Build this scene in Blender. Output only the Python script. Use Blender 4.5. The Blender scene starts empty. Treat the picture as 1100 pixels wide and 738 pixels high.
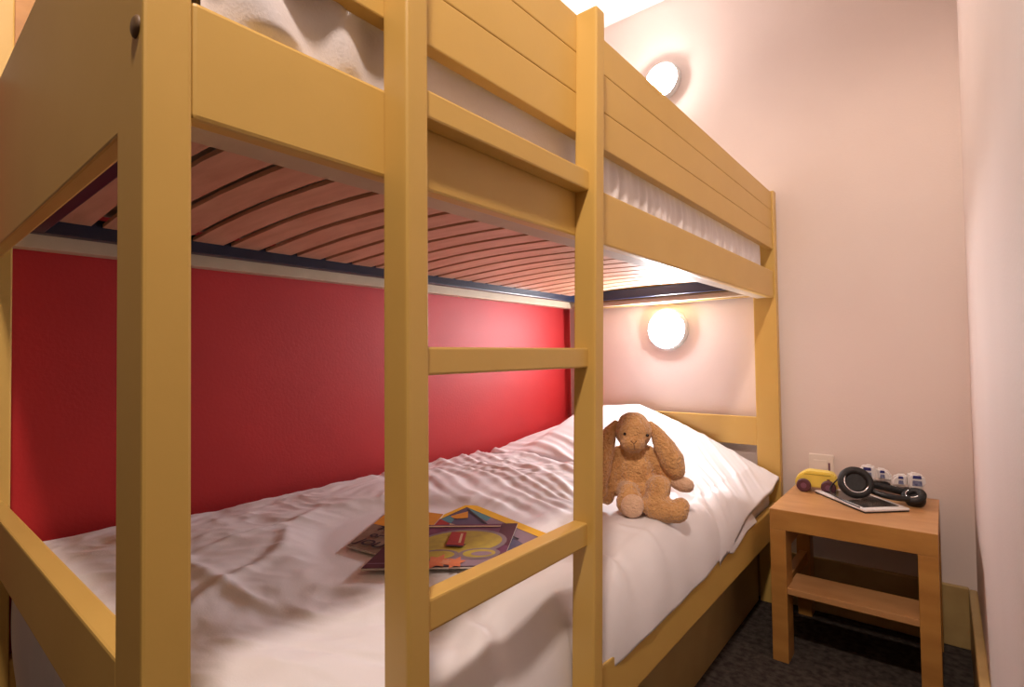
import bpy, bmesh, math, random
from mathutils import Vector, Matrix, noise
random.seed(4)
scene = bpy.context.scene
COL = scene.collection
PI = math.pi

# ------------------------------------------------------------------ camera
cam_data = bpy.data.cameras.new('camera')
cam = bpy.data.objects.new('camera', cam_data); COL.objects.link(cam)
FPX = 565.7
cam_data.sensor_width = 36.0; cam_data.lens = FPX / 1100 * 36.0
cam_data.clip_start = 0.01
yaw, pit, rol = [math.radians(a) for a in (39.32, 1.40, -0.80)]
r0 = Vector((math.cos(yaw), math.sin(yaw), 0))
fw = Vector((-math.sin(yaw)*math.cos(pit), math.cos(yaw)*math.cos(pit), math.sin(pit)))
u0 = r0.cross(fw)
Rv = math.cos(rol)*r0 + math.sin(rol)*u0
Uv = math.cos(rol)*u0 - math.sin(rol)*r0
cam.matrix_world = Matrix(((Rv.x, Uv.x, -fw.x, 0), (Rv.y, Uv.y, -fw.y, 0), (Rv.z, Uv.z, -fw.z, 1.0), (0, 0, 0, 1)))
scene.camera = cam

# ------------------------------------------------------------------ world, exposure
w = bpy.data.worlds.new('world'); scene.world = w; w.use_nodes = True
w.node_tree.nodes['Background'].inputs[0].default_value = (1.0, 0.80, 0.66, 1)
w.node_tree.nodes['Background'].inputs[1].default_value = 0.02
vs = scene.view_settings
vs.view_transform = 'Standard'; vs.look = 'None'; vs.gamma = 1; vs.use_curve_mapping = False
vs.exposure = 0.30

CEIL_LAMP = (0.0, -0.06, 2.60)
P_CEIL, P_FILL = 94.0, 0.8

# ------------------------------------------------------------------ materials
def node_mat(name, col, rough=.5, col2=None, nscale=8, bump=0, bscale=60, metal=0, spec=.5, stretch=None, sheen=0, nfac=1.0):
    m = bpy.data.materials.new(name); m.use_nodes = True
    nt = m.node_tree; b = nt.nodes['Principled BSDF']
    b.inputs['Roughness'].default_value = rough; b.inputs['Metallic'].default_value = metal
    b.inputs['Specular IOR Level'].default_value = spec
    if sheen: b.inputs['Sheen Weight'].default_value = sheen
    tc = nt.nodes.new('ShaderNodeTexCoord'); mp = nt.nodes.new('ShaderNodeMapping')
    nt.links.new(tc.outputs['Object'], mp.inputs[0])
    if stretch: mp.inputs['Scale'].default_value = stretch
    n = nt.nodes.new('ShaderNodeTexNoise'); n.inputs['Scale'].default_value = nscale; n.inputs['Detail'].default_value = 5
    nt.links.new(mp.outputs[0], n.inputs['Vector'])
    r = nt.nodes.new('ShaderNodeValToRGB')
    c2 = col2 or tuple(c*.9 for c in col)
    r.color_ramp.elements[0].position = .35; r.color_ramp.elements[1].position = .65
    r.color_ramp.elements[0].color = (*c2, 1); r.color_ramp.elements[1].color = (*col, 1)
    nt.links.new(n.outputs['Fac'], r.inputs[0]); nt.links.new(r.outputs[0], b.inputs['Base Color'])
    if bump:
        n2 = nt.nodes.new('ShaderNodeTexNoise'); n2.inputs['Scale'].default_value = bscale; n2.inputs['Detail'].default_value = 3
        nt.links.new(mp.outputs[0], n2.inputs['Vector'])
        bp = nt.nodes.new('ShaderNodeBump'); bp.inputs['Strength'].default_value = bump; bp.inputs['Distance'].default_value = .01
        nt.links.new(n2.outputs['Fac'], bp.inputs['Height']); nt.links.new(bp.outputs[0], b.inputs['Normal'])
    return m
def emit_mat(name, col, s):
    m = bpy.data.materials.new(name); m.use_nodes = True
    b = m.node_tree.nodes['Principled BSDF']
    tc = m.node_tree.nodes.new('ShaderNodeTexNoise'); tc.inputs['Scale'].default_value = 3
    b.inputs['Base Color'].default_value = (.9, .9, .9, 1)
    b.inputs['Emission Color'].default_value = (*col, 1); b.inputs['Emission Strength'].default_value = s
    return m
M = {}
M['paint'] = node_mat('yellow_painted_wood', (.64, .425, .115), .38, (.61, .40, .105), 5, .012, 90)
M['red'] = node_mat('red_wall_paint', (.47, .013, .016), .55, (.43, .011, .014), 4, .05, 120)
M['cream'] = node_mat('cream_wall_paint', (.75, .645, .595), .7, (.73, .625, .575), 3, .06, 150)
M['hall'] = node_mat('brown_hall_wall', (.16, .11, .08), .7, (.13, .09, .065), 3)
M['ceil'] = node_mat('white_ceiling_paint', (.82, .78, .77), .8, (.8, .76, .75), 3)
M['carpet'] = node_mat('dark_grey_carpet', (.085, .070, .060), .98, (.038, .031, .027), 45, .4, 160, spec=.05)
M['skirt'] = node_mat('varnished_skirting', (.48, .34, .14), .35, (.41, .28, .11), 12, .05, 60)
M['slat'] = node_mat('birch_slat', (.66, .37, .24), .45, (.55, .28, .17), 6, .05, 50, stretch=(1, 6, 6))
M['ledger'] = node_mat('bare_wood_ledger', (.58, .46, .33), .55, (.50, .39, .27), 8, .05, 50)
M['navy'] = node_mat('navy_steel', (.012, .018, .045), .35, (.01, .014, .035), 20)
M['duvet'] = node_mat('white_cotton', (.80, .78, .80), .75, (.79, .77, .79), 3, .08, 300, sheen=.2)
M['satin'] = node_mat('white_cotton_sateen', (.81, .80, .83), .55, (.80, .79, .82), 3, .05, 300, sheen=.2)
M['mattress'] = node_mat('mattress_ticking', (.72, .66, .62), .8, (.66, .6, .56), 20, .1, 120)
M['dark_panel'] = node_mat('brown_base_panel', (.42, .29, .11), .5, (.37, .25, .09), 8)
M['cap'] = node_mat('brown_cap', (.16, .10, .05), .5)
M['oak'] = node_mat('golden_brown_wood', (.50, .25, .062), .38, (.38, .175, .042), 5, .04, 60, stretch=(1, 1, 3))
M['oak_top'] = node_mat('golden_brown_wood_top', (.54, .29, .12), .38, (.43, .215, .08), 5, .04, 60, stretch=(1, 3, 1))
M['plush'] = node_mat('tan_plush', (.80, .45, .18), .95, (.66, .34, .125), 60, 1.0, 170, sheen=.6, spec=.1)
M['plush_pale'] = node_mat('pale_plush', (.80, .54, .36), .9, (.74, .48, .31), 60, .7, 170, sheen=.5, spec=.1)
M['black'] = node_mat('black_plastic', (.012, .012, .013), .35, (.01, .01, .01), 10)
M['blacksoft'] = node_mat('black_padding', (.010, .009, .009), .6, (.007, .007, .007), 30, .2, 90)
M['silver'] = node_mat('silver_trim', (.75, .75, .76), .22, metal=1)
M['white'] = node_mat('white_plastic', (.80, .77, .75), .35)
M['socket'] = node_mat('ivory_socket', (.86, .78, .70), .4)
M['screen'] = node_mat('tablet_screen', (.10, .085, .07), .15, (.03, .03, .035), 25)
M['toyyellow'] = node_mat('yellow_toy_paint', (.85, .66, .12), .35, (.82, .62, .1), 9)
M['wheel'] = node_mat('purple_brown_wheel', (.10, .03, .045), .4)
M['hubc'] = node_mat('plum_hub', (.20, .08, .13), .4)
M['blue'] = node_mat('blue_print', (.03, .04, .25), .5, (.02, .02, .12), 120)
M['greyblue'] = node_mat('grey_blue_print', (.09, .10, .22), .5, (.25, .27, .38), 160)
M['glass'] = node_mat('lamp_ring', (.72, .73, .72), .2)
M['diff'] = emit_mat('lit_lamp_diffuser', (.97, .965, 1.0), 160)
M['diff_up'] = emit_mat('lit_upper_lamp_diffuser', (1, .90, .86), 235)
M['diff_hall'] = emit_mat('lit_hall_lamp_diffuser', (1, .8, .66), 4)
M['eye'] = node_mat('dark_bead_eye', (.02, .01, .008), .15)
M['nose'] = node_mat('brown_nose_thread', (.22, .10, .05), .8)
M['paper'] = node_mat('paper_edge', (.62, .55, .50), .7)
def pc(n, c, c2=None, s=30): M[n] = node_mat(n, c, .6, c2, s, spec=.25)
pc('ink_maroon', (.075, .018, .03)); pc('ink_beige', (.24, .17, .12), (.18, .12, .08)); pc('ink_black', (.02, .012, .02))
pc('ink_orange', (.70, .30, .03)); pc('ink_yellow', (.86, .50, .02)); pc('ink_purple', (.11, .025, .07), (.15, .05, .1))
pc('ink_lime', (.46, .36, .05), (.36, .28, .05), 40); pc('ink_red', (.42, .04, .03), (.30, .03, .03)); pc('ink_star', (.62, .20, .08), (.5, .12, .06))
pc('ink_lilac', (.27, .19, .24)); pc('ink_teal', (.07, .25, .30)); pc('ink_slate', (.09, .08, .14)); pc('ink_skin', (.6, .25, .14)); pc('ink_cream', (.62, .45, .28))
pc('ink_grey', (.22, .17, .19))

# ------------------------------------------------------------------ helpers
def link(name, me, mat, parent=None, loc=None):
    o = bpy.data.objects.new(name, me)
    for m in (mat if isinstance(mat, (list, tuple)) else [mat]): me.materials.append(m)
    COL.objects.link(o)
    if parent: o.parent = parent
    if loc: o.location = loc
    return o
def finish(bm, name, mat, parent=None, smooth=False, loc=None):
    me = bpy.data.meshes.new(name); bm.to_mesh(me); bm.free()
    if smooth:
        for p in me.polygons: p.use_smooth = True
    return link(name, me, mat, parent, loc)
def box(bm, x0, x1, y0, y1, z0, z1, bev=0, mi=0, seg=2):
    r = bmesh.ops.create_cube(bm, size=1)
    vs_ = r['verts']
    for v in vs_:
        v.co = Vector((x0 if v.co.x < 0 else x1, y0 if v.co.y < 0 else y1, z0 if v.co.z < 0 else z1))
    fs = set(f for v in vs_ for f in v.link_faces)
    for f in fs: f.material_index = mi
    if bev:
        es = list(set(e for v in vs_ for e in v.link_edges))
        bmesh.ops.bevel(bm, geom=es, offset=bev, segments=seg, affect='EDGES', profile=.6)
def bx(name, x0, x1, y0, y1, z0, z1, mat, parent=None, bev=.003):
    bm = bmesh.new(); box(bm, x0, x1, y0, y1, z0, z1, bev)
    return finish(bm, name, mat, parent)
def thing(name, label, cat, loc=(0, 0, 0), rz=0, group=None):
    o = bpy.data.objects.new(name, None); COL.objects.link(o)
    o.empty_display_size = .05
    o.location = loc; o.rotation_euler = (0, 0, rz)
    o['label'] = label; o['category'] = cat
    if group: o['group'] = group
    return o
def tag(o, label, cat, group=None):
    o['label'] = label; o['category'] = cat
    if group: o['group'] = group
    return o
def struct(o): o['kind'] = 'structure'; return o
def cyl(bm, r1, r2, h, mat4, seg=32, mi=0):
    r = bmesh.ops.create_cone(bm, cap_ends=True, segments=seg, radius1=r1, radius2=r2, depth=h, matrix=mat4)
    for f in set(f for v in r['verts'] for f in v.link_faces): f.material_index = mi
def ell(bm, c, rad, rot=None, sub=3):
    m = Matrix.Translation(Vector(c)) @ (rot.to_4x4() if rot else Matrix()) @ Matrix.Diagonal((*rad, 1))
    bmesh.ops.create_icosphere(bm, subdivisions=sub, radius=1, matrix=m)
def limb(bm, pts, n=7):
    """chain of blended spheres: pts = [(x,y,z,r),...]"""
    for a, b in zip(pts[:-1], pts[1:]):
        for i in range(n+1):
            t = i/n; p = [a[k]*(1-t)+b[k]*t for k in range(4)]
            ell(bm, p[:3], (p[3],)*3, sub=2)
def lathe(bm, prof, M4, seg=48, mi=0, close=False):
    rings = []
    for r, h in prof:
        rings.append([bm.verts.new(M4 @ Vector((r*math.cos(2*PI*k/seg), r*math.sin(2*PI*k/seg), h))) for k in range(seg)])
    for a, b in zip(rings[:-1], rings[1:]):
        for k in range(seg):
            f = bm.faces.new((a[k], a[(k+1) % seg], b[(k+1) % seg], b[k])); f.material_index = mi; f.smooth = True
    if close:
        f = bm.faces.new(rings[-1]); f.material_index = mi
        f = bm.faces.new(list(reversed(rings[0]))); f.material_index = mi
def tube(bm, pts, r, seg=12, closed=False, flat=None):
    n = len(pts); rings = []
    pts = [Vector(p) for p in pts]
    up = Vector((0, 0, 1))
    for i, p in enumerate(pts):
        t = (pts[min(i+1, n-1)] - pts[max(i-1, 0)]).normalized()
        s = t.cross(up)
        if s.length < 1e-4: s = Vector((1, 0, 0))
        s.normalize(); u = s.cross(t).normalized()
        ra, rb = (r, r) if flat is None else flat
        rings.append([bm.verts.new(p + s*ra*math.cos(2*PI*k/seg) + u*rb*math.sin(2*PI*k/seg)) for k in range(seg)])
    for a, b in zip(rings[:-1], rings[1:]):
        for k in range(seg):
            bm.faces.new((a[k], a[(k+1) % seg], b[(k+1) % seg], b[k])).smooth = True
    bm.faces.new(rings[0]); bm.faces.new(list(reversed(rings[-1])))
def lerp(a, b, t): return a+(b-a)*t
def sst(a, b, x):
    t = min(1, max(0, (x-a)/(b-a))); return t*t*(3-2*t)
def interp(tab, x):
    if x <= tab[0][0]: return tab[0][1]
    for (a, va), (b, vb) in zip(tab[:-1], tab[1:]):
        if x <= b:
            t = (x-a)/(b-a); t = t*t*(3-2*t); return va+(vb-va)*t
    return tab[-1][1]

# ------------------------------------------------------------------ room shell
YW, XL, XR, ZC = 2.348, -1.525, 0.066, 2.66
XH, YB = 1.25, -1.35        # the hall behind the viewer
struct(bx('floor', XL-.1, XH+.1, YB-.1, YW+.1, -.1, 0, M['carpet'], bev=0))
struct(bx('ceiling', XL-.1, XH+.1, YB-.1, YW+.1, ZC, ZC+.1, M['ceil'], bev=0))
struct(bx('wall_back', XL-.1, XR+.12, YW, YW+.1, 0, ZC, M['cream'], bev=0))
bm = bmesh.new(); box(bm, XL-.1, XL, .10, YW, 0, 1.60, mi=0); box(bm, XL-.1, XL, .10, YW, 1.60, ZC, mi=1); box(bm, XL-.1, XL, YB, .10, 0, ZC, mi=2)
struct(finish(bm, 'wall_left', [M['red'], M['cream'], M['hall']]))
struct(bx('wall_right', XR, XR+.12, .45, YW, 0, ZC, M['cream'], bev=0))
struct(bx('wall_hall', XR+.12, XH, .45, .57, 0, ZC, M['hall'], bev=0))
struct(bx('wall_hall_right', XH, XH+.1, YB, .57, 0, ZC, M['hall'], bev=0))
struct(bx('wall_front', XL, XH, YB-.1, YB, 0, ZC, M['hall'], bev=0))
def skirting(name, x0, x1, y0, y1, top_ax):
    bm = bmesh.new(); box(bm, x0, x1, y0, y1, 0, .205, .006, seg=3)
    return struct(finish(bm, name, M['skirt']))
skirting('baseboard_back', XL, XR-.02, YW-.018, YW, 0)
skirting('baseboard_right', XR-.022, XR, .45, YW-.018, 1)

# ------------------------------------------------------------------ bunk bed
bed = thing('bunk_bed', 'yellow painted wooden bunk bed with ladder and slatted upper bunk along red wall', 'bunk bed', (-1.02, 1.24, 0))
OB = Vector((-1.02, 1.24, 0))
def bp(name, x0, x1, y0, y1, z0, z1, mat='paint', bev=.004, label=None):
    bm = bmesh.new(); box(bm, x0-OB.x, x1-OB.x, y0-OB.y, y1-OB.y, z0, z1, bev)
    o = finish(bm, name, M[mat], bed)
    if label: o['label'] = label
    return o
XF, XB = -.52, -1.515
# corner posts
bp('post', -.594, XF, .145, .183, 0, 1.70, bev=.003)
bp('post', XB, -1.46, .145, .183, 0, 1.95, bev=.003)
bp('post', -.598, -.512, 2.293, 2.332, 0, 1.652, bev=.003)
bp('post', -1.465, -1.415, 2.293, 2.332, 0, 1.652, bev=.003)
# upper rail, lower rail
bp('side_rail', -.542, XF, .183, 2.293, 1.2196, 1.328)
bp('side_rail', -.542, XF, .183, 2.293, .295, .405)
bp('back_rail', -1.50, -1.462, .183, 2.293, 1.24, 1.30, 'ledger', .002, 'pale wooden rail along the wall')
bp('back_rail', -1.50, -1.462, .183, 2.293, .295, .405)
# guard rail of three boards
bm = bmesh.new()
for z0, z1 in ((1.416, 1.4915), (1.4925, 1.570), (1.571, 1.645)):
    box(bm, -.542-OB.x, XF-OB.x, .183-OB.y, 2.293-OB.y, z0, z1, .0022)
finish(bm, 'guard_rail', M['paint'], bed)
# end boards
bp('foot_board', -1.46, -.594, .148, .168, 1.2155, 1.53, bev=.003)
bp('foot_board', -1.46, -.594, .146, .172, .627, .727, bev=.003)
bp('head_board', -1.415, -.598, 2.300, 2.322, .622, .738, bev=.003)
bp('head_board', -1.415, -.598, 2.300, 2.322, 1.232, 1.60, bev=.003)
bp('back_board', -1.50, -1.482, .183, 2.293, 1.42, 1.95, 'oak', label='brown board along the wall behind the upper bunk')
# inner ledgers and base panel
bp('ledger', -.585, -.542, .183, 2.293, 1.222, 1.262, 'ledger', .002, 'bare wooden ledger carrying the slats')
bp('end_ledger', -1.46, -.60, 2.262, 2.300, 1.236, 1.258, 'ledger', .002)
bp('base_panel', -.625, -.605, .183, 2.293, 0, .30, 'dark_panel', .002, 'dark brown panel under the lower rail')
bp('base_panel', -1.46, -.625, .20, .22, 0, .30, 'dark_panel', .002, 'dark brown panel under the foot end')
bp('mattress_support', -1.462, -.542, .20, 2.28, .36, .385, 'ledger', .002)
# slat frame
bp('slat_frame', -1.425, -1.395, .195, 2.262, 1.262, 1.305, 'navy', .003, 'navy steel bar of the slatted base')
bp('slat_frame', -1.395, -.60, 2.225, 2.255, 1.262, 1.305, 'navy', .003, 'navy steel bar of the slatted base')
bp('slat_frame', -.70, -.588, .195, 2.255, 1.266, 1.284, 'ledger', .003, 'bare wooden bar of the slatted base')
bp('slat_frame', -1.395, -.70, .195, .222, 1.262, 1.300, 'navy', .003, 'navy steel bar of the slatted base')
def slat(y):
    bm = bmesh.new(); n = 14; wd = .035; th = .008
    top, bot = [], []
    for i in range(n+1):
        t = i/n; x = lerp(-1.397, -.640, t) - OB.x
        z = 1.289 + .014*math.sin(PI*t)
        j = random.uniform(-.001, .001)
        bot.append((bm.verts.new((x, y-wd+j-OB.y, z)), bm.verts.new((x, y+wd+j-OB.y, z))))
        top.append((bm.verts.new((x, y-wd+j-OB.y, z+th)), bm.verts.new((x, y+wd+j-OB.y, z+th))))
    for i in range(n):
        a, b, c, d = bot[i], bot[i+1], top[i], top[i+1]
        bm.faces.new((a[0], a[1], b[1], b[0])); bm.faces.new((c[0], d[0], d[1], c[1]))
        bm.faces.new((a[0], b[0], d[0], c[0])); bm.faces.new((a[1], c[1], d[1], b[1]))
    bm.faces.new((bot[0][0], top[0][0], top[0][1], bot[0][1])); bm.faces.new((bot[n][0], bot[n][1], top[n][1], top[n][0]))
    return finish(bm, 'slat', M['slat'], bed)
y = .262
while y < 2.20:
    slat(y); y += .0885
# bolt caps
def cap(y, z, x=None):
    bm = bmesh.new()
    lathe(bm, [(.0, .003), (.007, .003), (.0095, .0015), (.010, 0)], Matrix.Translation(Vector((x-OB.x, y-OB.y, z))) @ Matrix.Rotation(PI/2, 4, 'X'), 24)
    finish(bm, 'bolt_cap', M['cap'], bed)['label'] = 'brown bolt cap'
cap(.1448, 1.292, -.537)
cap(.1448, .675, -1.49)
# ladder
def stile(y0, y1, top, lean):
    bm = bmesh.new(); box(bm, -.522-OB.x, -.476-OB.x, y0-OB.y, y1-OB.y, 0, top, .0055, seg=3)
    for v in bm.verts: v.co.y -= lean*(1.55-v.co.z)
    finish(bm, 'ladder_stile', M['paint'], bed)
stile(.396, .430, 1.655, .008); stile(.836, .867, 1.645, .042)
for z0, z1 in ((1.300, 1.336), (.978, 1.013), (.666, .706), (.322, .358)):
    bm = bmesh.new(); box(bm, -.5195-OB.x, -.491-OB.x, .426-.008*(1.55-z0)-OB.y, .840-.042*(1.55-z0)-OB.y, z0, z1, .003)
    finish(bm, 'ladder_rung', M['paint'], bed)

# ------------------------------------------------------------------ cloth
def fold(p, s, a, seed=0):
    v = noise.noise(Vector((p[0]*s+seed, p[1]*s-seed, seed*.7)))
    return a*(1-abs(v)*2.2)
def soft(p, s, a, seed=0):
    return a*noise.noise(Vector((p[0]*s+seed, p[1]*s+seed*1.3, seed)))
# lower mattress
bm = bmesh.new(); box(bm, -1.455, -.55, .205, 2.28, .385, .50, .02, seg=3)
tag(finish(bm, 'mattress', M['mattress'], smooth=False), 'pale mattress of the lower bunk under the white duvet', 'mattress')

def mound(X, Y):
    """what the pillow under the cover adds"""
    c = interp([(-1.48, .645), (-1.40, .672), (-1.27, .752), (-1.10, .763)], X)
    if X > -1.10: c = lerp(.763, .545, ((X+1.10)/.50)) + .012*math.sin(PI*(X+1.10)/.5)
    w_ = sst(1.50 + .12*sst(-.7, -1.2, X), 2.12, Y)
    return c, w_
def long_folds(X, Y):
    """long folds right of the toy, running from the pillow towards the rail"""
    sfd = X*.76 + Y*.65 + soft((X, Y), 3.5, .035, 6)
    k = sst(1.42, 1.66, Y)*sst(-1.02, -.86, X)*lerp(1, .3, sst(2.0, 2.2, Y))
    return (.0042*math.sin(sfd*74) + .0034*math.sin(sfd*131+1.5) + .0022*math.sin(sfd*205))*k
def duvet_top(X, Y):
    z = interp([(-1.48, .605), (-1.3, .615), (-1.0, .605), (-.8, .588), (-.68, .570), (-.60, .55)], X)
    z += .012*sst(.6, .25, Y)
    c, w_ = mound(X, Y); z = lerp(z, c, w_)
    p = (X, Y)
    q = (X+soft(p, 2.2, .25, 3)+soft(p, 6, .05, 5), Y-soft(p, 2.6, .25, 4))
    mid = sst(-.56, -.72, X)*sst(1.75, 1.5, Y)
    z += soft(q, 4.2, .014, 1)*(1-w_)
    z += (soft((q[0]*1.8, q[1]), 8, .007, 21) + fold((q[0]*2.0-q[1]*.8, q[1]*.9+q[0]*.4), 7, .0045, 23))*sst(-.9, -.75, X)*(1-w_)
    z += .5*(fold((q[0]*.9+q[1]*.35, q[1]*.8-q[0]*.5), 4.6, .011, 5) + fold((q[0]*1.6-q[1]*.6, q[1]*1.1+q[0]*.9), 7.5, .007, 9)
          + fold((q[0]*.7+q[1]*1.2, q[1]*.5-q[0]*1.3), 13, .0042, 13) + soft(q, 24, .0028, 15) + soft(q, 46, .0012, 16)) * mid
    # long creases beyond the comics, running across the bed
    a = (Y-1.05)*1.0 + (X+1.0)*.34 + soft(p, 4, .06, 2)
    k = sst(.98, 1.15, Y)*sst(1.95, 1.6, Y)*sst(-.66, -.84, X)
    z += (.0045*math.sin(a*58) + .0026*math.sin(a*121+2))*k
    z += long_folds(X, Y)
    # a few broad folds near the front edge
    for (fx, fy, ax_, L, h, wd) in ((-.62, .62, .55, .20, .016, .022), (-.60, .78, .5, .16, .014, .018), (-.62, 1.02, 1.0, .14, .010, .015), (-.60, 1.22, .7, .12, .008, .013),
                                    (-.64, 1.50, .9, .12, .009, .012), (-.98, .42, 2.5, .22, .006, .014), (-1.18, .55, 2.2, .20, .006, .012)):
        dx, dy = X-fx, Y-fy
        al = dx*math.cos(ax_)+dy*math.sin(ax_); ac = -dx*math.sin(ax_)+dy*math.cos(ax_) + .05*math.sin(al*9)
        z += h*math.exp(-(al/L)**2)*(math.exp(-(ac/wd)**2) - .6*math.exp(-((ac-wd*2)/wd)**2))
    # a long crease in the foreground
    d = Y - (.40 + .62*(X+1.30)**2 - .25*(X+1.3))
    z += .008*math.exp(-(d/.016)**2)*sst(-1.42, -1.3, X)*sst(-.75, -.95, X)
    # dips that the comics and the toy press down
    k = sst(.50, .36, math.hypot((X+.88)/.75, (Y-.80)/.6)); z = lerp(z, .594, k)
    k = sst(.24, .12, math.hypot(X+.665, Y-1.39)); z = lerp(z, .568, k)
    return z
def cloth_row(Y, NX, lift=0, ezadd=0):
    row = []
    ez = interp([(.2, .372), (1.0, .385), (1.4, .393), (1.66, .408), (1.85, .436), (2.16, .445), (2.28, .47)], Y) + soft((0, Y), 5, .008, 7) + ezadd
    ex = -.5235 + .009*sst(.9, 1.0, Y) + .004*soft((1, Y), 9, 1, 2)
    if (.37 < Y < .46) or (.80 < Y < .89): ex = min(ex, -.527)
    if Y < .25: ex = -.56
    for i in range(NX+1):
        u = i/NX
        if u < .80:
            X = lerp(-1.475, -.60, u/.80)
            z = duvet_top(X, Y)
        else:
            t = (u-.80)/.20
            zt = duvet_top(-.60, Y) - long_folds(-.60, Y)
            a = t*PI/2
            e_ = sst(1.75, 2.05, Y)
            X = lerp(lerp(-.60, ex, math.sin(a)**.9), lerp(-.60, ex, t), e_) + (1-e_)*.004*math.sin(Y*34+soft((0, Y), 3, 3, 1))*math.sin(PI*t)
            z = lerp(ez, zt, lerp(math.cos(a)**1.1 if t < 1 else 0, 1-t, e_))
            z += .007*math.sin(Y*26+3*soft((X, Y), 3, 1, 8))*math.sin(PI*t)*(1-.7*e_) + long_folds(X, Y)*(1-t)
        row.append(Vector((X, Y, z+lift)))
    return row
def make_duvet():
    NX, NY = 200, 420
    y0, y1 = .19, 1.95
    bm = bmesh.new(); g = []
    for j in range(NY+1):
        Y = lerp(y0, y1, j/NY)
        g.append(cloth_row(Y, NX, -.022*sst(1.60, 1.70, Y)))
    # foot end hangs down behind the lower foot board in vertical folds
    hang = []
    for k in range(26, 0, -1):
        t = k/26; row = []
        for i in range(NX+1):
            c = g[0][i]
            zz = lerp(c.z-.002, max(.20, .26) if c.z > .5 else min(.30, c.z), t)
            f = .011*math.sin(c.x*46 + 2.2*math.sin(c.x*11) + t*1.0)*t**.6
            row.append(Vector((c.x, .197 - .012*math.sin(PI*min(1, t*1.4)) + f*.9, zz)))
        hang.append(row)
    g = hang + g
    V = [[bm.verts.new(c) for c in row] for row in g]
    for a, b in zip(V[:-1], V[1:]):
        for i in range(NX): bm.faces.new((a[i], b[i], b[i+1], a[i+1]))
    bmesh.ops.recalc_face_normals(bm, faces=bm.faces)
    o = finish(bm, 'duvet', M['satin'], smooth=True)
    if o.data.polygons[len(o.data.polygons)//2].normal.z < 0: o.data.flip_normals()
    s = o.modifiers.new('thick', 'SOLIDIFY'); s.thickness = .010; s.offset = -1
    return o
tag(make_duvet(), 'crumpled white duvet spread over the lower bunk and draped over its rail', 'duvet')

def make_pillow():
    """large soft pillow: one closed skin, its near edge rounded over the duvet"""
    NX, NY = 200, 170; bm = bmesh.new(); top = []
    for j in range(NY+1):
        t = j/NY; Y = lerp(1.585, 2.275, t)
        row = cloth_row(Y, NX, 0, .034*sst(1.62, 2.0, Y))
        for i, c in enumerate(row):
            u = i/NX
            yb = 1.62 + .05*math.sin(u*5+.5) - .02*u         # wavy near edge
            c.y = lerp(yb, 2.275, t)
            e = min(1, t/.10)
            c.z = duvet_top(c.x, c.y) if c.x < -.601 else c.z
            c.z += .016*math.sqrt(max(0, 1-(1-e)**2)) - .010
        top.append([bm.verts.new(c) for c in row])
    bot = [[bm.verts.new(v.co - Vector((0, 0, .012))) for v in row] for row in top]
    n, m = NX, NY
    for a, b, c, d in zip(top[:-1], top[1:], bot[:-1], bot[1:]):
        for i in range(n):
            bm.faces.new((a[i], a[i+1], b[i+1], b[i])); bm.faces.new((c[i], d[i], d[i+1], c[i+1]))
        bm.faces.new((a[0], b[0], d[0], c[0])); bm.faces.new((a[n], c[n], d[n], b[n]))
    for i in range(n):
        bm.faces.new((top[0][i], bot[0][i], bot[0][i+1], top[0][i+1])); bm.faces.new((top[m][i], top[m][i+1], bot[m][i+1], bot[m][i]))
    bmesh.ops.recalc_face_normals(bm, faces=bm.faces)
    return finish(bm, 'pillow', M['satin'], smooth=True)
tag(make_pillow(), 'large white creased pillow at the head of the lower bunk, behind the plush rabbit', 'pillow')

# upper mattress with its fitted sheet
def upper_mattress():
    bm = bmesh.new(); box(bm, -1.45, -.566, .205, 2.262, 1.322, 1.44, .022, seg=3)
    m = tag(finish(bm, 'mattress', M['mattress']), 'pale mattress of the upper bunk resting on the wooden slats', 'mattress')
    bm = bmesh.new(); NX, NZ = 420, 22; V = []
    for k in range(NZ+1):
        row = []
        for i in range(NX+1):
            Y = lerp(.20, 2.22, i/NX)
            t = k/NZ
            if t < .72:
                tt = t/.72
                z = lerp(1.300, 1.438, tt)
                bulge = .010*math.sin(PI*tt)
                ga = lerp(.0050, .0020, tt)*sst(.75, 1.0, Y)
                x = -.556 + bulge*.7 + ga*math.sin(Y*78+9*soft((Y, z), 5, 1, 2)) + .0025*math.sin(Y*170+5*z)*sst(.8, 1.0, Y) + (.010+.009*math.sin(Y*60+22*z))*sst(.42, .34, Y) + .003*math.sin(Y*31+9*z)*sst(.9, .6, Y)
            else:
                tt = (t-.72)/.28
                a = tt*PI/2
                x = -.5575 - .03*(1-math.cos(a)) - .05*tt*tt + .002*math.sin(Y*60)
                z = 1.438 + .012*math.sin(a) + soft((x, Y), 6, .003)
            row.append(bm.verts.new((min(x, -.5445 if z < 1.335 else -.526), Y, z)))
        V.append(row)
    for a, b in zip(V[:-1], V[1:]):
        for i in range(NX): bm.faces.new((a[i], b[i], b[i+1], a[i+1]))
    # the top of the sheet goes on to the wall side
    last = V[-1]; prev = last
    for s in range(1, 14):
        row = [bm.verts.new((lerp(v.co.x, -1.44, s/13), v.co.y, 1.452 + soft((lerp(v.co.x, -1.44, s/13), v.co.y), 5, .006, 3)*(1 if s < 13 else .2))) for v in last]
        for i in range(NX): bm.faces.new((prev[i], row[i], row[i+1], prev[i+1]))
        prev = row
    bmesh.ops.recalc_face_normals(bm, faces=bm.faces)
    o = finish(bm, 'fitted_sheet', M['duvet'], smooth=True)
    tag(o, 'white gathered sheet covering the upper bunk mattress, seen under the guard rail', 'sheet')
upper_mattress()

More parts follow.
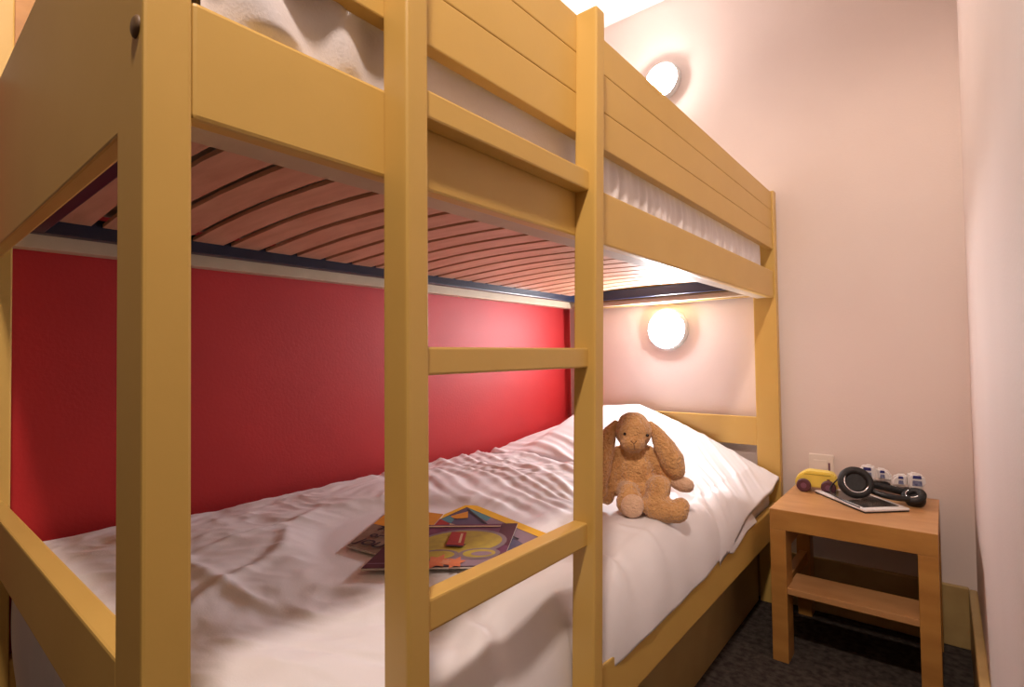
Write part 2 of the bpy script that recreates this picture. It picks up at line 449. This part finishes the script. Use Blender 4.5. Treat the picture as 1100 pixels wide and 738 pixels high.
# ------------------------------------------------------------------ wall lamps
def wall_lamp(x, z, label, mat, R):
    t = thing('wall_lamp', label, 'wall lamp', (x, YW, z), 0, 'round bulkhead lamps on the back wall')
    rot = Matrix.Rotation(PI/2, 4, 'X')      # profile height points to -Y
    bm = bmesh.new()
    lathe(bm, [(R, 0), (R, .012), (R*.98, .020), (R*.90, .026), (R*.84, .024), (R*.82, .010)], rot)
    finish(bm, 'rim', M['glass'], t, True)
    bm = bmesh.new()
    prof = [(R*.82*math.cos(a*PI/2/10), .012+.042*math.sin(a*PI/2/10)) for a in range(11)]
    lathe(bm, prof[:-1]+[(.0005, .054)], rot)
    finish(bm, 'diffuser', M[mat], t, True)['label'] = 'glowing white dome'
    for a in (.6, .6+PI):
        bm = bmesh.new(); box(bm, R*.86*math.cos(a)-.006, R*.86*math.cos(a)+.006, -.034, -.018, R*.86*math.sin(a)-.006, R*.86*math.sin(a)+.006, .003)
        finish(bm, 'clip', M['glass'], t)
    return t
wall_lamp(-.985, 1.115, 'round lit wall lamp inside the lower bunk above the pillow', 'diff', .098)
wall_lamp(-.985, 2.275, 'round lit wall lamp high above the upper guard rail', 'diff_up', .088)

# ceiling lamp of the entrance
def ceiling_lamp(x, y, label, power, R, col):
    t = thing('ceiling_lamp', label, 'ceiling lamp', (x, y, ZC), 0)
    bm = bmesh.new(); lathe(bm, [(R, 0), (R, -.02), (R*.9, -.028), (R*.85, -.02)], Matrix())
    finish(bm, 'rim', M['white'], t, True)
    bm = bmesh.new(); lathe(bm, [(R*.86, -.02), (R*.75, -.035), (R*.4, -.045), (.001, -.048)], Matrix())
    finish(bm, 'diffuser', M['diff_hall'], t, True)
    ld = bpy.data.lights.new('ceiling_light', 'SPOT'); ld.shadow_soft_size = .07; ld.spot_size = math.radians(168); ld.spot_blend = .25; ld.energy = power; ld.color = col
    lo = bpy.data.objects.new('ceiling_light', ld); COL.objects.link(lo); lo.parent = t; lo.location = (0, 0, -.125)
ceiling_lamp(CEIL_LAMP[0], CEIL_LAMP[1], 'round ceiling lamp over the entrance to the bunk room', P_CEIL, .12, (1, .79, .67))
ceiling_lamp(.75, -.75, 'added fill lamp on the unseen hall ceiling', P_FILL, .12, (1, .86, .76))  # weak fill light added behind the viewer, built like the entrance lamp

# ------------------------------------------------------------------ nightstand
ns = thing('nightstand', 'brown wooden open nightstand with a shelf beside the head of the bed', 'nightstand', (-.24, 2.10, 0))
def nb(name, x0, x1, y0, y1, z0, z1, mat='oak', bev=.002):
    bm = bmesh.new(); box(bm, x0+.24, x1+.24, y0-2.10, y1-2.10, z0, z1, bev)
    return finish(bm, name, M[mat], ns)
bm = bmesh.new(); box(bm, -.457+.24, -.025+.24, 1.88-2.10, 2.325-2.10, .425, .490, .002)
for f in bm.faces:
    f.material_index = 1 if f.normal.z > .9 else 0
finish(bm, 'top', [M['oak'], M['oak_top']], ns)
for x0 in (-.457, -.072):
    for y0, y1 in ((1.88, 1.96), (2.265, 2.325)):
        nb('leg', x0, x0+.047, y0, y1, 0, .425)
    nb('side_rail', x0+.010, x0+.037, 1.96, 2.265, .345, .425)
    nb('side_rail', x0+.010, x0+.037, 1.96, 2.265, .200, .245)
nb('shelf', -.413, -.069, 1.886, 2.035, .220, .240, 'oak_top')

# ------------------------------------------------------------------ wall socket
so = thing('wall_socket', 'ivory square wall socket above the nightstand behind the yellow toy car', 'socket', (-.378, YW, .562))
bm = bmesh.new(); box(bm, -.042, .042, -.009, 0, -.042, .042, .003); finish(bm, 'cover_plate', M['socket'], so)
bm = bmesh.new(); box(bm, -.026, .020, -.012, -.008, -.026, .020, .002); finish(bm, 'rocker', M['socket'], so)
bm = bmesh.new(); box(bm, .024, .030, -.0115, -.008, -.018, .012, .001); finish(bm, 'indicator', M['hubc'], so)

# ------------------------------------------------------------------ toy car
def toy_car():
    t = thing('toy_car', 'small yellow wooden toy car with dark plum wheels on the nightstand', 'toy car', (-.372, 2.215, .490), math.radians(6))
    t.scale = (1.22, 1.22, 1.22)
    sil = [(-.056, .014), (-.058, .030), (-.050, .044), (-.034, .056), (-.022, .062), (.036, .060), (.048, .054), (.052, .040), (.054, .014)]
    bm = bmesh.new(); fr = []
    for yy in (-.022, .022): fr.append([bm.verts.new((x, yy, z)) for x, z in sil])
    n = len(sil)
    bm.faces.new(fr[0]); bm.faces.new(list(reversed(fr[1])))
    for i in range(n): bm.faces.new((fr[0][i], fr[1][i], fr[1][(i+1) % n], fr[0][(i+1) % n]))
    bmesh.ops.recalc_face_normals(bm, faces=bm.faces)
    bmesh.ops.bevel(bm, geom=list(bm.edges), offset=.003, segments=2, affect='EDGES')
    finish(bm, 'body', M['toyyellow'], t)
    bm = bmesh.new(); box(bm, -.032, .036, -.0235, .0235, .0515, .053, 0); finish(bm, 'groove', M['ink_lime'], t)
    bm = bmesh.new(); box(bm, .026, .034, -.024, -.021, .036, .042, .001); finish(bm, 'door_dot', M['nose'], t)
    for x in (-.034, .030):
        for s in (-1, 1):
            bm = bmesh.new(); r = .0195
            rot = Matrix.Translation(Vector((x, s*.029, r))) @ Matrix.Rotation(PI/2, 4, 'X')
            lathe(bm, [(r-.003, -.006), (r, -.003), (r, .003), (r-.003, .006)], rot, 28, close=True)
            wh = finish(bm, 'wheel', M['wheel'], t)
            bm = bmesh.new(); lathe(bm, [(.008, -.008), (.008, .008)], rot, 20, close=True)
            finish(bm, 'hub', M['hubc'], wh)
toy_car()

# ------------------------------------------------------------------ tablet
def tablet():
    t = thing('tablet', 'white framed tablet lying under the black headphones on the nightstand', 'tablet', (-.245, 2.115, .490), 0)
    c = [Vector((-.376, 2.180)), Vector((-.205, 1.990)), Vector((-.095, 2.095)), Vector((-.262, 2.285))]
    o = Vector((-.245, 2.115)); c = [p-o for p in c]; mid = sum(c, Vector((0, 0)))/4
    def slab(k, z0, z1, nm, mt):
        bm = bmesh.new(); q = [mid+(p-mid)*k for p in c]
        lo = [bm.verts.new((p.x, p.y, z0)) for p in q]; hi = [bm.verts.new((p.x, p.y, z1)) for p in q]
        bm.faces.new(list(reversed(lo))); bm.faces.new(hi)
        for i in range(4): bm.faces.new((lo[i], lo[(i+1) % 4], hi[(i+1) % 4], hi[i]))
        bmesh.ops.recalc_face_normals(bm, faces=bm.faces)
        bmesh.ops.bevel(bm, geom=list(bm.edges), offset=.0008 if z1-z0 < .004 else .002, segments=2, affect='EDGES')
        return finish(bm, nm, mt, t)
    slab(1.0, 0, .004, 'back_shell', M['black'])
    slab(1.0, .004, .011, 'frame', M['white'])
    slab(.80, .0100, .0118, 'screen', M['screen'])
tablet()

# ------------------------------------------------------------------ headphones
def headphones():
    base = Vector((-.19, 2.14, .502))
    t = thing('headphones', 'black over-ear headphones with silver trim lying across the tablet', 'headphones', base)
    def cup(c, d, R, nm='ear_cup'):
        d = Vector(d).normalized()
        rot = Matrix.Translation(Vector(c)-base) @ d.to_track_quat('Z', 'Y').to_matrix().to_4x4()
        bm = bmesh.new(); lathe(bm, [(R*.55, -.018), (R*.9, -.014), (R, -.004), (R, .008), (R*.92, .012)], rot, 40, close=True)
        cu = finish(bm, nm, M['black'], t, False)
        bm = bmesh.new(); pr_ = []
        for k in range(13):
            a = k/12*2*PI; pr_.append((R*.80+.012*math.cos(a), .014+.011*math.sin(a)))
        lathe(bm, pr_, rot, 40); finish(bm, 'ear_pad', M['blacksoft'], cu, True)
        bm = bmesh.new(); lathe(bm, [(R*.60, .011), (R*.60, .0135)], rot, 32, close=True); finish(bm, 'speaker_cloth', M['blacksoft'], cu)
        bm = bmesh.new(); pts = []
        for k in range(17):
            a = math.radians(150+k*12); pts.append(rot @ Vector((R*.68*math.cos(a), R*.68*math.sin(a), .024)))
        tube(bm, pts, .0022, 8); finish(bm, 'trim', M['silver'], cu)['label'] = 'silver trim arc'
        return cu
    cup((-.245, 2.130, .553), (.30, -1, .42), .051)
    cup((-.085, 2.185, .512), (-.25, -.5, .9), .029)
    # headband: an arc lying back to front over the tablet
    bm = bmesh.new(); pts = []
    for k in range(25):
        s = k/24
        a = Vector((-.235, 2.150, .548)); b = Vector((-.170, 2.10, .520)); c = Vector((-.100, 2.16, .516))
        pts.append(((1-s)**2*a + 2*s*(1-s)*b + s*s*c) - base)
    tube(bm, pts, .01, 12, flat=(.011, .010)); finish(bm, 'headband', M['black'], t, True)
    bm = bmesh.new(); pts = []
    for k in range(25):
        s = k/24
        a = Vector((-.235, 2.18, .548)); b = Vector((-.15, 2.20, .535)); c = Vector((-.088, 2.215, .518))
        pts.append(((1-s)**2*a + 2*s*(1-s)*b + s*s*c) - base)
    tube(bm, pts, .01, 12, flat=(.006, .012)); finish(bm, 'arm', M['blacksoft'], t, True)
    # cable loop hanging off the near cup
    bm = bmesh.new(); pts = []
    ctl = [(-.300, 2.165, .552), (-.322, 2.170, .522), (-.318, 2.135, .5105), (-.292, 2.075, .5105), (-.255, 2.03, .508), (-.215, 1.995, .505)]
    ctl = [Vector(c) for c in ctl]; ctl = [ctl[0]]+ctl+[ctl[-1]]
    for a in range(1, len(ctl)-2):
        for k in range(6):
            q = k/6; p0, p1, p2, p3 = ctl[a-1:a+3]
            pts.append(.5*((2*p1)+(p2-p0)*q+(2*p0-5*p1+4*p2-p3)*q*q+(3*p1-p0-3*p2+p3)*q**3) - base)
    tube(bm, pts, .0025, 8); finish(bm, 'cable', M['black'], t, True)
headphones()

# ------------------------------------------------------------------ two white printed toys
def white_toy(loc, rz, mirror, label):
    t = thing('toy_bus', label, 'toy', loc, rz, 'white toys printed with blue windows')
    t.scale = (1.36, 1.36, 1.2)
    s = -1 if mirror else 1
    def shell(pts, dep, nm, mt, y0=0):
        bm = bmesh.new(); n = len(pts)
        a = [bm.verts.new((s*x, y0-dep/2, z)) for x, z in pts]; b = [bm.verts.new((s*x, y0+dep/2, z)) for x, z in pts]
        bm.faces.new(a); bm.faces.new(b)
        for i in range(n): bm.faces.new((a[i], a[(i+1) % n], b[(i+1) % n], b[i]))
        bmesh.ops.recalc_face_normals(bm, faces=bm.faces)
        bmesh.ops.bevel(bm, geom=list(bm.edges), offset=min(.0045, dep*.2), segments=3, affect='EDGES')
        return finish(bm, nm, mt, t)
    shell([(-.034, .030), (-.031, .052), (-.018, .060), (-.002, .060), (.004, .052), (.004, .022), (-.004, .014), (-.020, .014)], .030, 'body', M['white'])
    shell([(.004, .054), (.026, .052), (.036, .040), (.038, .022), (.034, .014), (.030, .020), (.006, .022)], .024, 'rear_body', M['white'])
    shell([(-.030, .0), (-.030, .016), (.034, .016), (.034, .0)], .026, 'chassis', M['black'])
    def dec(x0, x1, z0, z1, nm, mt, y): shell([(x0, z0), (x0+.001, z1), (x1-.001, z1), (x1, z0)], .003, nm, mt, y)
    dec(-.024, -.006, .046, .055, 'window', M['blue'], -.0150)
    dec(-.025, -.005, .026, .041, 'window', M['greyblue'], -.0150)
    dec(.012, .023, .042, .049, 'window', M['blue'], -.0120)
    dec(.012, .023, .027, .038, 'window', M['greyblue'], -.0120)
    return t
white_toy((-.202, 2.262, .524), math.radians(6), False, 'white toy with blue windows, the one next to the headphone ear cup')
white_toy((-.104, 2.262, .512), math.radians(10), True, 'white toy with blue windows, the one nearest the right wall')

# ------------------------------------------------------------------ plush rabbit
def voxel(o, size, sm=6, disp=.0022):
    r = o.modifiers.new('remesh', 'REMESH'); r.mode = 'VOXEL'; r.voxel_size = size; r.use_smooth_shade = True
    s = o.modifiers.new('smooth', 'SMOOTH'); s.iterations = sm; s.factor = .5
    tx = bpy.data.textures.get('fur') or bpy.data.textures.new('fur', 'CLOUDS'); tx.noise_scale = .009; tx.noise_depth = 3
    d = o.modifiers.new('fur', 'DISPLACE'); d.texture = tx; d.strength = disp*2; d.mid_level = .5
def rabbit():
    t = thing('plush_rabbit', 'tan plush rabbit with long floppy ears sitting on the white duvet', 'soft toy',
              (-.652, 1.352, .563), math.radians(32))
    S = 1/399.0
    def P(px, py, d=0, r=10): return ((px-690)*S, d, (551-py)*S, r*S)      # local: -y faces the viewer
    bm = bmesh.new()
    # trunk
    ell(bm, P(686, 512, .045)[:3], (23*S, 21*S, 31*S)); ell(bm, P(684, 492, .050)[:3], (19*S, 17*S, 20*S)); ell(bm, P(688, 530, .035)[:3], (24*S, 24*S, 19*S))
    # head and muzzle
    ell(bm, P(683, 463, .030)[:3], (20.5*S, 20*S, 20*S)); ell(bm, P(681, 474, .005)[:3], (14*S, 14*S, 11*S)); ell(bm, P(683, 452, .035)[:3], (16*S, 16*S, 11*S))
    # arms
    limb(bm, [P(700, 488, .045, 9), P(713, 503, .035, 9.5), P(722, 514, .020, 9)])
    limb(bm, [P(668, 488, .045, 8.5), P(659, 505, .035, 9), P(655, 524, .020, 9), P(652, 535, .010, 8.5)])
    # legs
    limb(bm, [P(703, 527, .020, 12), P(707, 519, -.025, 13), P(702, 535, -.042, 12.5)])
    limb(bm, [P(701, 539, -.045, 13), P(712, 541, -.055, 13), P(723, 542, -.055, 12), P(727, 536, -.055, 9.5)])
    limb(bm, [P(672, 527, .020, 11), P(675, 526, -.030, 12)])
    ell(bm, P(675, 534, -.045)[:3], (14.5*S, 10*S, 15.5*S))
    b = finish(bm, 'body', M['plush'], t, True); voxel(b, .0042, 5)
    # paws
    bm = bmesh.new(); limb(bm, [P(724, 514, .018, 8.5), P(733, 519, .010, 9), P(738, 520, .008, 8.5)])
    p = finish(bm, 'paw', M['plush_pale'], t, True); voxel(p, .004, 4, .001); p['label'] = 'pale pink-tan paw'
    bm = bmesh.new(); ell(bm, P(677, 536, -.064)[:3], (12*S, 6*S, 12.5*S))
    p = finish(bm, 'foot_pad', M['plush_pale'], t, True); p['label'] = 'pale foot sole'
    # ears
    for pts in ([P(702, 456, .035, 5), P(709, 465, .032, 8), P(716, 479, .022, 12), P(723, 493, .012, 14), P(726, 503, .008, 11.5)],
                [P(664, 455, .035, 5), P(656, 466, .032, 8.5), P(650, 482, .022, 12.5), P(645, 500, .012, 14), P(643, 518, .005, 11), P(646, 530, 0, 8)]):
        bm = bmesh.new(); limb(bm, pts)
        e = finish(bm, 'ear', M['plush'], t, True); voxel(e, .004, 5)
    # face
    for px, py in ((672.5, 463.5), (696.5, 465)):
        bm = bmesh.new(); ell(bm, P(px, py, -.010 if px < 680 else -.008)[:3], (1.9*S,)*3, sub=2)
        finish(bm, 'eye', M['eye'], t, True)
    bm = bmesh.new(); 
    tube(bm, [P(678, 470, -.0265)[:3], P(681, 473, -.0300)[:3], P(684, 470, -.0275)[:3]], .0012, 8)
    tube(bm, [P(681, 473, -.0300)[:3], P(682, 480, -.0285)[:3]], .0010, 8)
    finish(bm, 'nose', M['nose'], t, True)
rabbit()

# ------------------------------------------------------------------ comics on the duvet
def quad_frame(c):
    """bilinear map of a page: c = (bl, br, tr, tl) in plan"""
    c = [Vector(p) for p in c]
    def f(u, v): return (c[0]*(1-u)+c[1]*u)*(1-v) + (c[3]*(1-u)+c[2]*u)*v
    return f
def comic(name, label, corners, z, layers, mats, tilt=0):
    f = quad_frame(corners); mid = f(.5, .5)
    t = thing(name, label, 'magazine', (mid.x, mid.y, z), 0, 'comics lying on the duvet')
    bm = bmesh.new(); n = 10
    def zz(u, v, k): return k
    lo, hi = {}, {}
    for i in range(n+1):
        for j in range(n+1):
            p = f(i/n, j/n)-mid
            lo[i, j] = bm.verts.new((p.x, p.y, 0+zz(i/n, j/n, 0))); hi[i, j] = bm.verts.new((p.x, p.y, .0032+zz(i/n, j/n, 0)))
    for i in range(n):
        for j in range(n):
            bm.faces.new((hi[i, j], hi[i+1, j], hi[i+1, j+1], hi[i, j+1])); bm.faces.new((lo[i, j], lo[i, j+1], lo[i+1, j+1], lo[i+1, j]))
    for i in range(n):
        bm.faces.new((lo[i, 0], lo[i+1, 0], hi[i+1, 0], hi[i, 0])); bm.faces.new((lo[i, n], hi[i, n], hi[i+1, n], lo[i+1, n]))
        bm.faces.new((lo[0, i], hi[0, i], hi[0, i+1], lo[0, i+1])); bm.faces.new((lo[n, i], lo[n, i+1], hi[n, i+1], hi[n, i]))
    finish(bm, 'pages', M['paper'], t)
    # the printed cover: one mesh whose printed shapes are thin layers of ink
    bm = bmesh.new()
    for k, (mi, poly) in enumerate(layers):
        vs_ = []
        for (u, v) in poly:
            p = f(u, v)-mid; vs_.append(bm.verts.new((p.x, p.y, .0036+.00028*k+zz(u, v, 0))))
        fc = bm.faces.new(vs_); fc.material_index = mi
        fc.normal_update()
        if fc.normal.z < 0: fc.normal_flip()
    bmesh.ops.triangulate(bm, faces=bm.faces)
    finish(bm, 'cover', [M[m] for m in mats], t)
    return t, f, mid
def R4(a, b, c, d): return [(a, b), (c, b), (c, d), (a, d)]
def dense(poly, n=10):
    out = []
    for (a, b), (c, d) in zip(poly, poly[1:]+poly[:1]):
        for k in range(n): out.append((lerp(a, c, k/n), lerp(b, d, k/n)))
    return out
def EL(cu, cv, ru, rv, n=28, a0=0, a1=2*PI): return [(cu+ru*math.cos(lerp(a0, a1, k/n)), cv+rv*math.sin(lerp(a0, a1, k/n))) for k in range(n if a1-a0 > 6.2 else n+1)]
def STAR(cu, cv, r, n=6, inner=.55):
    return [(cu+(r if k % 2 == 0 else r*inner)*math.cos(PI*k/n+.3), cv+1.5*(r if k % 2 == 0 else r*inner)*math.sin(PI*k/n+.3)) for k in range(2*n)]

ZD = .5958
# yellow-bordered comic (under the others); corners: left (hidden), near (hidden), right, far
mats = ['ink_yellow', 'ink_black', 'ink_lilac', 'ink_teal', 'ink_slate', 'ink_orange', 'ink_red', 'ink_cream']
cA = [(-.978, .825), (-.652, .745), (-.690, .970), (-1.016, 1.050)]
lay = [(0, R4(0, 0, 1, 1)), (1, R4(.050, .05, .945, .86)), (4, R4(.06, .06, .935, .845)),
       (2, [(.40, .845), (.935, .845), (.935, .60), (.84, .62), (.60, .66)]), (2, [(.16, .78), (.10, .845), (.9, .845), (.80, .70), (.60, .62)]),
       (3, [(.10, .845), (.40, .845), (.42, .72), (.16, .76)]),
       (1, [(.10, .79), (.12, .82), (.52, .65), (.84, .66), (.84, .63), (.52, .62)]),
       (5, [(.08, .46), (.14, .76), (.24, .62), (.17, .50)]),
       (3, [(.07, .32), (.07, .50), (.17, .46), (.20, .36)]),
       (6, [(.06, .10), (.06, .34), (.20, .34), (.22, .12)]),
       (7, [(.20, .34), (.50, .50), (.52, .44), (.24, .28)])]
comic('comic', 'comic with bright yellow border and teal panel, under the purple one', cA, ZD, lay, mats)

# comic with lettering at the left
cB = [(-.992, .648), (-.830, .665), (-.990, .925), (-1.140, .885)]
mats = ['ink_beige', 'ink_orange', 'ink_black', 'ink_yellow']
lay = [(0, R4(0, 0, 1, 1)), (1, [(.0, .52), (.72, .50), (1, .62), (1, 1), (0, 1)]), (2, [(.55, .50), (1, .30), (1, .62), (.72, .62)]), (3, [(.15, .75), (.6, .72), (.7, .9), (.2, .93)])]
tB, fB, midB = comic('comic', 'brown comic with black lettering poking out left of the others', cB, ZD+.0036, lay, mats)
def lettering(txt, u, v, size, t, f, mid, mat='ink_black', zoff=.0062):
    a = f(u, v); b = f(u+.3, v); d = (b-a)
    cu = bpy.data.curves.new('lettering', 'FONT'); cu.body = txt; cu.size = size; cu.extrude = .0002; cu.offset = .0006
    tmp = bpy.data.objects.new('lettering', cu); me = bpy.data.meshes.new_from_object(tmp); bpy.data.objects.remove(tmp)
    me.materials.clear(); o = link('lettering', me, M[mat], t)
    o.location = (a.x-mid.x, a.y-mid.y, zoff); o.rotation_euler = (0, 0, math.atan2(d.y, d.x))
lettering('JOU', .08, .07, .040, tB, fB, midB); lettering('or', .16, .24, .036, tB, fB, midB); lettering('TO', .14, .39, .036, tB, fB, midB)

# purple comic in front
cC = [(-.853, .587), (-.653, .754), (-.785, .970), (-.985, .803)]
mats = ['ink_purple', 'ink_lime', 'ink_maroon', 'ink_red', 'ink_star', 'ink_cream', 'ink_lilac', 'ink_grey', 'ink_skin']
lay = [(0, R4(0, 0, 1, 1)), (2, [(0, 0), (.33, 0), (.25, .55), (.22, 1), (0, 1)]), (2, [(.88, .50), (1, .42), (1, 1), (.86, 1)]),
       (7, EL(.60, .52, .37, .33)), (1, EL(.60, .53, .33, .27)),
       (5, [(.20, .96), (.86, .93), (.86, .90), (.2, .92)]),
       (6, [(.40, 0), (.98, 0), (.98, .20), (.80, .26), (.40, .24)]),
       (7, EL(.48, .22, .17, .12)), (1, EL(.48, .22, .135, .09)), (7, EL(.80, .24, .16, .115)), (1, EL(.80, .24, .125, .085)), (6, EL(.82, .23, .08, .045)),
       (4, STAR(.52, .08, .10)), (4, STAR(.66, .05, .08)), (8, STAR(.59, .06, .045)),
       (2, [(.50, .40), (.64, .37), (.66, .43), (.50, .47)]), (3, [(.50, .43), (.645, .40), (.60, .73), (.47, .74)]), (5, [(.59, .46), (.61, .455), (.58, .69), (.56, .69)]),
       (8, EL(.18, .45, .06, .10)), (6, [(.03, .035), (.30, .035), (.30, .045), (.03, .045)])]
comic('comic', 'dark purple comic with a yellow-green oval and red can, on top', cC, ZD+.0078, lay, mats)
